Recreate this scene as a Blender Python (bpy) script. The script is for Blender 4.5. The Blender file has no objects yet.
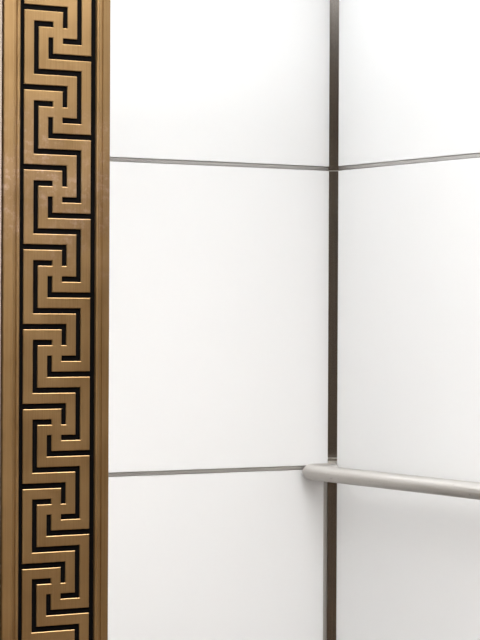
import bpy, bmesh, math, random
from mathutils import Matrix, Vector

random.seed(3)
scene = bpy.context.scene
col = scene.collection

# ------------------------------------------------------------------ helpers
def link(name, bm, mat, parent=None, smooth=False, mats=None):
    me = bpy.data.meshes.new(name)
    bmesh.ops.recalc_face_normals(bm, faces=bm.faces[:])
    bm.to_mesh(me); bm.free()
    for m in (mats or [mat]):
        me.materials.append(m)
    if smooth:
        for p in me.polygons: p.use_smooth = True
        try: me.set_sharp_from_angle(angle=math.radians(35))
        except Exception: pass
    o = bpy.data.objects.new(name, me); col.objects.link(o)
    if parent: o.parent = parent
    return o

def empty(name, loc):
    o = bpy.data.objects.new(name, None); col.objects.link(o)
    o.location = loc; o.empty_display_size = .05
    return o

def tag(o, label=None, cat=None, group=None, kind=None):
    if label: o['label'] = label
    if cat: o['category'] = cat
    if group: o['group'] = group
    if kind: o['kind'] = kind
    return o

def box(bm, x0, x1, y0, y1, z0, z1, bev=0.0, seg=2):
    r = bmesh.ops.create_cube(bm, size=1.0)
    vs = r['verts']
    for v in vs:
        v.co = Vector(((x0+x1)/2 + v.co.x*(x1-x0), (y0+y1)/2 + v.co.y*(y1-y0), (z0+z1)/2 + v.co.z*(z1-z0)))
    if bev > 0:
        es = list({e for v in vs for e in v.link_edges})
        bmesh.ops.bevel(bm, geom=es, offset=bev, segments=seg, affect='EDGES', profile=.5)

def prism(bm, pts, a0, a1, axis='z'):
    """Extrude a closed 2-D outline along one axis."""
    def P(u, v, a):
        return {'z': (u, v, a), 'x': (a, u, v), 'y': (u, a, v)}[axis]
    A = [bm.verts.new(P(u, v, a0)) for u, v in pts]
    B = [bm.verts.new(P(u, v, a1)) for u, v in pts]
    n = len(pts)
    bm.faces.new(A[::-1]); bm.faces.new(B)
    for i in range(n):
        bm.faces.new((A[i], A[(i+1) % n], B[(i+1) % n], B[i]))

def sweep(bm, path, r, seg=28, cap=True, e=1.0):
    """Round tube along a list of points."""
    rings = []
    up = Vector((0, 0, 1))
    n = len(path)
    for i, p in enumerate(path):
        t = (path[min(i+1, n-1)] - path[max(i-1, 0)]).normalized()
        s = t.cross(up).normalized(); u = s.cross(t)
        rings.append([bm.verts.new(p + (s*math.copysign(abs(math.cos(a))**e, math.cos(a)) + u*math.copysign(abs(math.sin(a))**e, math.sin(a)))*r)
                      for a in (2*math.pi*k/seg for k in range(seg))])
    uv = bm.loops.layers.uv.new('UVMap')          # u runs along the tube, v round it
    for i, (a, b) in enumerate(zip(rings, rings[1:])):
        for k in range(seg):
            f = bm.faces.new((a[k], a[(k+1) % seg], b[(k+1) % seg], b[k]))
            for l, (u, v) in zip(f.loops, ((i, k), (i, k+1), (i+1, k+1), (i+1, k))):
                l[uv].uv = (u/n, v/seg)
    if cap:
        bm.faces.new(rings[0][::-1]); bm.faces.new(rings[-1])

# ------------------------------------------------------------------ materials
def new_mat(name):
    m = bpy.data.materials.new(name); m.use_nodes = True
    nt = m.node_tree
    return m, nt, nt.nodes['Principled BSDF']

def coords(nt, scale=(1, 1, 1)):
    tc = nt.nodes.new('ShaderNodeTexCoord'); mp = nt.nodes.new('ShaderNodeMapping')
    mp.inputs['Scale'].default_value = scale
    nt.links.new(tc.outputs['Object'], mp.inputs['Vector'])
    return mp.outputs['Vector']

def noise(nt, vec, scale, detail=4, rough=.55):
    n = nt.nodes.new('ShaderNodeTexNoise')
    n.inputs['Scale'].default_value = scale; n.inputs['Detail'].default_value = detail
    n.inputs['Roughness'].default_value = rough
    nt.links.new(vec, n.inputs['Vector'])
    return n.outputs['Fac']

def ramp(nt, fac, stops):
    r = nt.nodes.new('ShaderNodeValToRGB')
    while len(r.color_ramp.elements) < len(stops): r.color_ramp.elements.new(.5)
    for e, (p, c) in zip(r.color_ramp.elements, stops):
        e.position = p; e.color = (*c, 1)
    nt.links.new(fac, r.inputs['Fac'])
    return r.outputs['Color']

def maprange(nt, fac, a, b, lo, hi):
    r = nt.nodes.new('ShaderNodeMapRange')
    r.inputs['From Min'].default_value = a; r.inputs['From Max'].default_value = b
    r.inputs['To Min'].default_value = lo; r.inputs['To Max'].default_value = hi
    nt.links.new(fac, r.inputs['Value'])
    return r.outputs['Result']

def plain(name, c, rough=.5, metal=0.0, var=.04, scale=(6, 6, 6)):
    m, nt, b = new_mat(name)
    f = noise(nt, coords(nt, scale), 1.0)
    nt.links.new(ramp(nt, f, [(.3, tuple(x*(1-var) for x in c)), (.7, tuple(min(1, x*(1+var)) for x in c))]), b.inputs['Base Color'])
    b.inputs['Roughness'].default_value = rough; b.inputs['Metallic'].default_value = metal
    return m

def glass_white():
    m, nt, b = new_mat('white_back_painted_glass')
    f = noise(nt, coords(nt, (1.5, 1.5, 1.5)), 1.0, 2)
    nt.links.new(ramp(nt, f, [(.3, (.935, .937, .937)), (.7, (.95, .95, .952))]), b.inputs['Base Color'])
    b.inputs['Roughness'].default_value = .30
    b.inputs['IOR'].default_value = 1.35
    return m

def bronze():
    m, nt, b = new_mat('brushed_bronze')
    v = coords(nt, (1, 1, 1))
    streak = noise(nt, coords(nt, (420, 420, 5)), 1.0, 3)
    blotch = noise(nt, v, 11.0, 5, .6)
    fine = noise(nt, coords(nt, (260, 260, 260)), 1.0, 2)
    mx = nt.nodes.new('ShaderNodeMix'); mx.data_type = 'FLOAT'
    mx.inputs[0].default_value = .45
    nt.links.new(streak, mx.inputs[2]); nt.links.new(blotch, mx.inputs[3])
    c = ramp(nt, mx.outputs[0], [(.28, (.24, .145, .060)), (.5, (.29, .184, .083)), (.74, (.32, .21, .10))])
    # slightly rosy reflection painted into the bronze colour, broken up by speckles
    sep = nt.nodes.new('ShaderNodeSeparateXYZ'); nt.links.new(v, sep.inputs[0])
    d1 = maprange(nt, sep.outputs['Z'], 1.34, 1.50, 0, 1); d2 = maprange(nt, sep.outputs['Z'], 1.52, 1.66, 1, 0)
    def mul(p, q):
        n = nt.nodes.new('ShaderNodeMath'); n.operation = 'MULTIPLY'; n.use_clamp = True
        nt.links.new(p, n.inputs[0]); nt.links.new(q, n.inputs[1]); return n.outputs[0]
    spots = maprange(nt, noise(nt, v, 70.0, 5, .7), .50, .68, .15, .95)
    rosy_reflection = mul(mul(d1, d2), mul(spots, maprange(nt, noise(nt, v, 14.0, 2), .4, .6, .2, 1)))
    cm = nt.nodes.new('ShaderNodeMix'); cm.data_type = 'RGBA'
    nt.links.new(rosy_reflection, cm.inputs[0]); nt.links.new(c, cm.inputs[6]); cm.inputs[7].default_value = (.50, .35, .26, 1)
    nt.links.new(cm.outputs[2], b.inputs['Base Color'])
    b.inputs['Metallic'].default_value = .92
    nt.links.new(maprange(nt, blotch, .3, .75, .34, .46), b.inputs['Roughness'])
    bp = nt.nodes.new('ShaderNodeBump'); bp.inputs['Strength'].default_value = .10
    bp.inputs['Distance'].default_value = .001
    nt.links.new(fine, bp.inputs['Height']); nt.links.new(bp.outputs['Normal'], b.inputs['Normal'])
    return m

def steel(name, c, rough, along, var=.06):
    m, nt, b = new_mat(name)
    s = {'x': (3, 400, 400), 'y': (400, 3, 400), 'z': (400, 400, 3)}[along]
    f = noise(nt, coords(nt, s), 1.0, 3)
    nt.links.new(ramp(nt, f, [(.3, tuple(x*(1-var) for x in c)), (.7, tuple(min(1, x*(1+var)) for x in c))]), b.inputs['Base Color'])
    b.inputs['Metallic'].default_value = 1.0
    nt.links.new(maprange(nt, f, .3, .7, rough*.85, rough*1.15), b.inputs['Roughness'])
    return m

def marble(name, a, c, rough):
    m, nt, b = new_mat(name)
    f = noise(nt, coords(nt, (1.6, 1.6, 1.6)), 1.6, 8, .62)
    nt.links.new(ramp(nt, f, [(.35, a), (.65, c)]), b.inputs['Base Color'])
    b.inputs['Roughness'].default_value = rough
    return m

def emitter(name, c, s):
    m, nt, b = new_mat(name)
    b.inputs['Base Color'].default_value = (.9, .9, .9, 1)
    b.inputs['Emission Color'].default_value = (*c, 1)
    b.inputs['Emission Strength'].default_value = s
    return m

M_GLASS = glass_white()
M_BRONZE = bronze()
M_BLACK = plain('black_enamel', (.0015, .0013, .0013), .9, 0, .2)
M_BLACK.node_tree.nodes['Principled BSDF'].inputs['Specular IOR Level'].default_value = .04
M_RAIL = steel('brushed_stainless_rail', (.63, .605, .575), .43, 'y')
def brushed_round(m, aniso, rot):
    """fine brushing round the tube: highlights stretch along it"""
    nt = m.node_tree; p = nt.nodes['Principled BSDF']
    t = nt.nodes.new('ShaderNodeTangent'); t.direction_type = 'UV_MAP'; t.uv_map = 'UVMap'
    nt.links.new(t.outputs['Tangent'], p.inputs['Tangent'])
    p.inputs['Anisotropic'].default_value = aniso; p.inputs['Anisotropic Rotation'].default_value = rot
def scuffs(m):
    """a few dark nicks and smudges on the steel"""
    nt = m.node_tree; p = nt.nodes['Principled BSDF']
    src = p.inputs['Base Color'].links[0].from_socket
    k = maprange(nt, noise(nt, coords(nt, (75, 30, 75)), 1.0, 3), .67, .75, 0, .5)
    mx = nt.nodes.new('ShaderNodeMix'); mx.data_type = 'RGBA'
    nt.links.new(k, mx.inputs[0]); nt.links.new(src, mx.inputs[6]); mx.inputs[7].default_value = (.20, .17, .14, 1)
    nt.links.new(mx.outputs[2], p.inputs['Base Color'])
scuffs(M_RAIL)
brushed_round(M_RAIL, .85, 0.0)
M_POST = steel('dark_brushed_steel', (.215, .195, .175), .22, 'z')
M_LIP = steel('pale_brushed_steel', (.58, .56, .52), .35, 'z')
M_STRIP = steel('brushed_aluminium', (.46, .44, .42), .30, 'x')
M_BACK = plain('grey_backing_board', (.25, .24, .23), .7)
M_WALLW = plain('white_laminate', (.93, .93, .93), .5, 0, .01)
M_CABFLOOR = marble('brown_cab_floor', (.035, .024, .016), (.065, .046, .03), .35)
M_LOBBYFLOOR = marble('brown_marble_floor', (.13, .09, .06), (.22, .16, .11), .25)
M_STONE = marble('pale_pink_marble', (.19, .148, .12), (.26, .205, .168), .35)
M_LOBBYWALL = marble('tan_lobby_wall', (.40, .345, .29), (.48, .42, .36), .6)
M_PLASTER = plain('white_plaster', (.82, .80, .77), .8)
M_DARK = plain('dark_shadow_gap', (.05, .035, .02), .6)
CAB_E, LOBBY_E = 2.95, 12.0
M_CABLIGHT = emitter('cab_light_diffuser', (.945, .98, 1.0), CAB_E)
M_LOBBYLIGHT = emitter('lobby_light_diffuser', (.98, .985, .98), LOBBY_E)

# ------------------------------------------------------------------ key dimensions (metres)
CAB_L, CAB_H = -2.02, 2.36          # left inner face and ceiling of the cab
FRONT = -1.50                       # plane of the bronze relief
JOINT_HI, JOINT_LO = 1.67, 0.92     # panel joints on the back wall
JOINT_SIDE = 0.899                  # the lower joint on the side wall, behind the rail
GAP = .0055                         # half height of a joint
T = .012                            # panel thickness
LOB_L, LOB_R, LOB_B, LOB_H = -5.2, 2.6, -7.2, 2.75

# ------------------------------------------------------------------ room shell
def structure(name, boxes, mat, label, cat):
    bm = bmesh.new()
    for b in boxes: box(bm, *b)
    o = link(name, bm, mat)
    return tag(o, label, cat, kind='structure')

structure('wall_back', [(CAB_L-.1, .10, T+.006, .10, 0, CAB_H)], M_BACK,
          'grey backing wall behind the white panels left of the corner', 'wall')
structure('wall_right', [(T+.006, .10, -1.40, T+.006, 0, CAB_H)], M_BACK,
          'grey backing wall behind the white panels right of the corner', 'wall')
structure('wall_left', [(CAB_L-.1, CAB_L, -1.40, T+.006, 0, CAB_H)], M_WALLW,
          'white side wall of the cab hidden behind the bronze jamb', 'wall')
structure('floor_cab', [(CAB_L-.1, .10, -1.50, .10, -.05, 0)], M_CABFLOOR, 'brown stone floor of the lift cab', 'floor')
structure('ceiling_cab', [(CAB_L-.1, .10, -1.40, .10, CAB_H, CAB_H+.05)], M_WALLW, 'white ceiling of the lift cab', 'ceiling')
# entrance wall between lobby and cab, with the doorway left open
structure('wall_front', [(LOB_L, -1.6230, FRONT+.0005, -1.40, 0, LOB_H),
                         (-.32, LOB_R, FRONT+.004, -1.40, 0, LOB_H),
                         (-1.6230, -.32, FRONT+.004, -1.40, 2.20, LOB_H)], M_STONE,
          'pale stone lobby wall at the left edge beside the bronze jamb', 'wall')
structure('floor_lobby', [(LOB_L, LOB_R, LOB_B, -1.50, -.05, 0)], M_LOBBYFLOOR, 'brown marble lobby floor', 'floor')
structure('ceiling_lobby', [(LOB_L, LOB_R, LOB_B, -1.40, LOB_H, LOB_H+.05)], M_PLASTER, 'white lobby ceiling', 'ceiling')
structure('wall_lobby_left', [(LOB_L-.1, LOB_L, LOB_B, -1.40, 0, LOB_H)], M_LOBBYWALL, 'tan lobby wall on the left', 'wall')
structure('wall_lobby_right', [(LOB_R, LOB_R+.1, LOB_B, -1.40, 0, LOB_H)], M_LOBBYWALL, 'tan lobby wall on the right', 'wall')
structure('wall_lobby_back', [(LOB_L, LOB_R, LOB_B-.1, LOB_B, 0, LOB_H)], M_LOBBYWALL, 'tan lobby wall facing the lift', 'wall')

# ------------------------------------------------------------------ white glass wall panels
BX, SY = -.0115, -.0235              # where the back and side panels stop short of the corner
BX_LOW = -.0235                     # the lowest back panel stops a little further out
def panel(label, x0, x1, y0, y1, z0, z1):
    bm = bmesh.new(); box(bm, x0, x1, y0, y1, z0, z1, .0012, 2)
    o = link('glass_panel', bm, M_GLASS)
    return tag(o, label, 'wall panel', 'white glass wall panels', 'thing')
B0, S0 = -1.995, -1.39
panel('top white glass panel left of the corner post, above the upper joint', B0, BX, 0, T, JOINT_HI+GAP, CAB_H-.006)
panel('tall white glass panel between bronze jamb and corner post, between the two joints', B0, BX, 0, T, JOINT_LO+GAP, JOINT_HI-GAP)
panel('lowest white glass panel left of the corner post, below the lower joint', B0, BX_LOW, 0, T, .10, JOINT_LO-GAP)
panel('top white glass panel right of the corner post, above the slanting joint', 0, T, S0, SY, JOINT_HI+GAP, CAB_H-.006)
panel('tall white glass panel right of the corner post, directly above the handrail', 0, T, S0, SY, JOINT_SIDE+GAP, JOINT_HI-GAP)
panel('lowest white glass panel right of the corner post, below the handrail', 0, T, S0, SY, .10, JOINT_SIDE-GAP)

# ------------------------------------------------------------------ metal reveals in the joints
def reveal_outline(zc):
    g = GAP - .0021
    d0, d1, d2 = T+.006, .0105, .0020          # a flush bar standing in the dark gap between the panels
    return [(d0, zc-GAP+.0003), (d1, zc-GAP+.0003), (d1, zc-g), (d2, zc-g), (d2, zc+g), (d1, zc+g), (d1, zc+GAP-.0003), (d0, zc+GAP-.0003)]
def reveal_back(name, zc, label):
    bm = bmesh.new(); prism(bm, reveal_outline(zc), B0, BX-.001, 'x')
    tag(link(name, bm, M_STRIP), label, 'trim strip', kind='structure')
def reveal_side(name, zc, label):
    bm = bmesh.new(); prism(bm, reveal_outline(zc), S0, SY+.001, 'y')
    tag(link(name, bm, M_STRIP_S), label, 'trim strip', kind='structure')
M_STRIP_S = steel('brushed_aluminium_side', (.58, .56, .54), .25, 'y')
reveal_back('trim_1', JOINT_HI, 'thin grey metal strip in the upper joint left of the corner post')
reveal_back('trim_2', JOINT_LO, 'thin dark metal strip in the lower joint ending at the handrail tip')
reveal_side('trim_3', JOINT_HI, 'thin grey metal strip slanting up in the joint right of the post')
reveal_side('trim_4', JOINT_SIDE, 'thin grey metal strip in the joint behind the handrail')
structure('baseboard_back', [(B0, BX, .002, T+.006, 0, .094)], M_STRIP, 'metal kick plate under the panels left of the corner', 'baseboard')
structure('baseboard_right', [(.002, T+.006, S0, SY, 0, .094)], M_STRIP_S, 'metal kick plate under the panels right of the corner', 'baseboard')

# ------------------------------------------------------------------ corner post
post = tag(empty('corner_post', (0, 0, 0)),
           'narrow dark metal corner post running full height where the white panels meet', 'corner post')
PX0, PX1 = BX+.0006, .0150
def post_y(x): return .0035 - .76*(x-PX0)      # the slanting face across the corner, set back behind the panels' faces
post_outline = [(PX0, T+.005), (PX0, post_y(PX0)), (PX1, post_y(PX1)), (PX1+.0025, post_y(PX1)), (PX1+.0025, T+.005)]
for (a, b) in ((1.6658, CAB_H-.004), (.9435, 1.6640), (.094, .9215)):
    bm = bmesh.new(); prism(bm, post_outline, a, b, 'z')
    link('post_section', bm, M_POST, post)
def spacer(z0, z1, d, m):
    bm = bmesh.new()
    prism(bm, [(PX0+.0002, post_y(PX0)+d), (PX1, post_y(PX1)+d), (PX1, .010), (PX0+.0002, .010)], z0, z1, 'z')
    return link('joint_spacer', bm, m, post)
spacer(1.6640, 1.6658, -.0006, M_LIP)
spacer(.9410, .9430, -.0002, M_LIP)
spacer(.9340, .9405, .0040, M_POST)
spacer(.9215, .9338, -.0020, M_LIP)
bm = bmesh.new(); box(bm, BX_LOW+.0006, BX+.0004, .0020, T+.004, .100, .9130); link('edge_lip', bm, M_LIP, post)

# ------------------------------------------------------------------ handrail
RX, RY, RZ, RR, RB = -.088, -.0215, .9118, .0195, .0197
rail = tag(empty('handrail', (RX, -.6, RZ)), 'round brushed steel handrail along the right wall, bent back into the corner', 'handrail')
path = [Vector((RX, -1.36, RZ)), Vector((RX, -1.0, RZ)), Vector((RX, -.6, RZ)), Vector((RX, -.2, RZ)), Vector((RX, RY-RB, RZ))]
for k in range(1, 9):
    a = math.pi/2*k/8
    path.append(Vector((RX+RB-RB*math.cos(a), RY-RB+RB*math.sin(a), RZ)))
path.append(Vector((-.004, RY, RZ)))
bm = bmesh.new(); sweep(bm, [p - rail.location for p in path], RR, 48, True, 1.2)
link('rail', bm, M_RAIL, rail, smooth=True)
bm = bmesh.new(); sweep(bm, [Vector((-.004, -1.36+.5, RZ))-rail.location, Vector((-.0005, -1.36+.5, RZ))-rail.location], .030, 32)
link('wall_flange', bm, M_RAIL, rail, smooth=True)
bm = bmesh.new(); sweep(bm, [Vector((RX+.004, -.86, RZ-.012))-rail.location, Vector((-.045, -.86, RZ-.006))-rail.location, Vector((-.002, -.86, RZ))-rail.location], .009, 20)
link('bracket', bm, M_RAIL, rail, smooth=True)

# ------------------------------------------------------------------ bronze door jamb with the key pattern
jamb = tag(empty('door_jamb', (-1.525, FRONT, 0)),
           'tall bronze door jamb with raised Greek key pattern over black grooves', 'door jamb')
J = jamb.location
TOP, BOT = 2.20, 0.0
PITCH_X, LINE_X = .02566, .0086
PERIOD, LINE_Z = .12755, .0090
X0 = -1.5922                        # left edge of the left black border
Z_A = 1.7918                        # centre of one of the long bars of the meander
RELIEF = .0026

def key_cells():
    cols = []
    for c in range(6):
        cols.append((X0+PITCH_X*c, X0+PITCH_X*c+LINE_X))
        if c < 5: cols.append((X0+PITCH_X*c+LINE_X, X0+PITCH_X*(c+1)))
    pz = PERIOD/5
    black = set(); zs = {}
    up = 3                            # units above the reference bar
    n = 18
    for u in range(-1, n):
        b = u*10
        for (r, c0, c1) in ((0, 0, 6), (2, 2, 4), (4, 6, 8), (6, 4, 10), (8, 2, 8)):
            for c in range(c0, c1+1): black.add((b+r, c))
        for (c, r0, r1) in ((2, 2, 8), (4, 4, 6), (6, 0, 2), (8, 8, 14)):
            for r in range(r0, r1+1): black.add((b+r, c))
    ztop = Z_A + PERIOD*up
    def zr(r):
        L = r//2
        zc = ztop - L*pz
        if r % 2 == 0: return zc+LINE_Z/2, zc-LINE_Z/2
        return zc-LINE_Z/2, zc-pz+LINE_Z/2
    return cols, black, zr, n*10

cols, black, zr, nrow = key_cells()
bm = bmesh.new(); vcache = {}
def V(x, z):
    k = (round(x, 6), round(z, 6))
    if k not in vcache: vcache[k] = bm.verts.new((x-J.x, 0, z-J.z))
    return vcache[k]
ZT, ZB = TOP-.03, BOT+.03
for r in range(nrow):
    z1, z0 = zr(r)
    z1, z0 = min(z1, ZT), max(z0, ZB)
    if z1-z0 < 1e-5: continue
    for c, (x0, x1) in enumerate(cols):
        if c in (0, 10) or (r, c) in black: continue
        bm.faces.new((V(x0, z0), V(x1, z0), V(x1, z1), V(x0, z1)))
bmesh.ops.dissolve_limit(bm, angle_limit=.01, verts=bm.verts[:], edges=bm.edges[:])
top = bm.faces[:]
res = bmesh.ops.extrude_face_region(bm, geom=top)
newf = [g for g in res['geom'] if isinstance(g, bmesh.types.BMFace)]
# the copies become the raised face, the originals the underside
for v in {v for f in newf for v in f.verts}: v.co.y -= 0.0
for f in bm.faces: f.normal_update()
nv = {v for f in newf for v in f.verts}
CH = .0007                          # chamfer round every edge of the raised band
for v in bm.verts: v.co.y = CH if v in nv else RELIEF
bm.normal_update()
if newf[0].normal.y > 0:
    bmesh.ops.reverse_faces(bm, faces=newf)
bmesh.ops.inset_region(bm, faces=newf, thickness=.0008, use_even_offset=True, use_boundary=True)
for v in {v for f in newf for v in f.verts}: v.co.y = 0.0
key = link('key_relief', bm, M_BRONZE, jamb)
key['label'] = 'raised bronze meander band'
# dark recessed field behind the relief
bm = bmesh.new(); box(bm, X0-.006-J.x, X0+PITCH_X*5+LINE_X+.004-J.x, RELIEF, .012, BOT, TOP)
bk = link('groove_field', bm, M_BLACK, jamb); bk['label'] = 'black recessed grooves of the key pattern'

def arc(cx, cy, r, a0, a1, n=6):
    return [(cx+r*math.cos(a0+(a1-a0)*i/n), cy+r*math.sin(a0+(a1-a0)*i/n)) for i in range(n+1)]
def frame_outline(w_flat, w_groove, w_bead, back):
    """outline from the outer edge (u=0) inward to the pattern; front is negative v"""
    F = -.0025
    pts = [(0, back)]
    pts += arc(.003, F+.0028+.003, .003, math.pi, 1.5*math.pi, 5)
    u = w_flat
    pts += [(u-.0012, F), (u, F+.0022), (u+w_groove-.0008, F+.0022)]
    u += w_groove
    pts += arc(u+w_bead/2, F+.0016, w_bead/2, math.pi*1.1, math.pi*1.9, 7)
    u += w_bead
    pts += [(u, .0038), (u, back)]
    return pts
# left stile (outer edge at the lobby wall), right stile (outer edge at the doorway)
XL, XR = -1.6193, -1.4280
o_l = [(XL+u-J.x, v) for u, v in frame_outline(.0165, .0050, .0062, .045)]
xr_in = X0+PITCH_X*5+LINE_X
o_r = [(XR-u-J.x, v) for u, v in frame_outline(.0165, .0048, XR-xr_in-.0165-.0048, .10)][::-1]
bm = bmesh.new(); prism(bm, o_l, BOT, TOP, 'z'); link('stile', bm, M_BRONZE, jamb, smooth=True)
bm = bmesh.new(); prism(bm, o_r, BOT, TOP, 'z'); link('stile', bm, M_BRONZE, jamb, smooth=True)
bm = bmesh.new(); box(bm, XL+.002-J.x, XR-.002-J.x, .012, .10, BOT, TOP); link('core', bm, M_DARK, jamb)

# ------------------------------------------------------------------ lights
def ceiling_light(x0, x1, y0, y1, z, mat, label):
    t = tag(empty('ceiling_light', ((x0+x1)/2, (y0+y1)/2, z)), label, 'ceiling light')
    c = t.location; f = .02
    bm = bmesh.new()
    for b in ((x0-f, x1+f, y0-f, y0), (x0-f, x1+f, y1, y1+f), (x0-f, x0, y0, y1), (x1, x1+f, y0, y1)):
        box(bm, b[0]-c.x, b[1]-c.x, b[2]-c.y, b[3]-c.y, -.02, 0)
    link('frame', bm, M_LIP, t)
    bm = bmesh.new(); box(bm, x0-c.x, x1-c.x, y0-c.y, y1-c.y, -.012, -.001)
    link('diffuser', bm, mat, t)
ceiling_light(-1.2, -.10, -1.28, -.12, CAB_H, M_CABLIGHT, 'bright square light panel in the cab ceiling')
ceiling_light(-3.4, 0.4, -3.3, -1.54, LOB_H, M_LOBBYLIGHT, 'warm light panel in the lobby ceiling before the lift')
ceiling_light(-2.6, 0.2, -5.8, -5.0, LOB_H, M_LOBBYLIGHT, 'warm light panel in the lobby ceiling away from the lift')

w = bpy.data.worlds.new('World'); scene.world = w; w.use_nodes = True
w.node_tree.nodes['Background'].inputs['Color'].default_value = (.5, .48, .45, 1)
w.node_tree.nodes['Background'].inputs['Strength'].default_value = .3

# ------------------------------------------------------------------ camera
yaw, pitch, roll = .5444977, -.0024150, .0044581
fw = Vector((math.sin(yaw)*math.cos(pitch), math.cos(yaw)*math.cos(pitch), math.sin(pitch)))
rt = Vector((math.cos(yaw), -math.sin(yaw), 0)); upv = rt.cross(fw)
r2 = math.cos(roll)*rt + math.sin(roll)*upv
u2 = -math.sin(roll)*rt + math.cos(roll)*upv
cd = bpy.data.cameras.new('Camera'); cam = bpy.data.objects.new('Camera', cd); col.objects.link(cam)
cd.sensor_fit = 'VERTICAL'; cd.sensor_height = 36; cd.sensor_width = 27
cd.lens = 2273.664/640*36
cd.clip_start = .05
cam.matrix_world = Matrix(((r2.x, u2.x, -fw.x, -3.1649924), (r2.y, u2.y, -fw.y, -4.7776310), (r2.z, u2.z, -fw.z, 1.3025413), (0, 0, 0, 1)))
scene.camera = cam

vs = scene.view_settings
scene.display_settings.display_device = 'sRGB'
vs.view_transform = 'Standard'; vs.look = 'None'; vs.exposure = 0.0; vs.gamma = 1.0; vs.use_curve_mapping = False
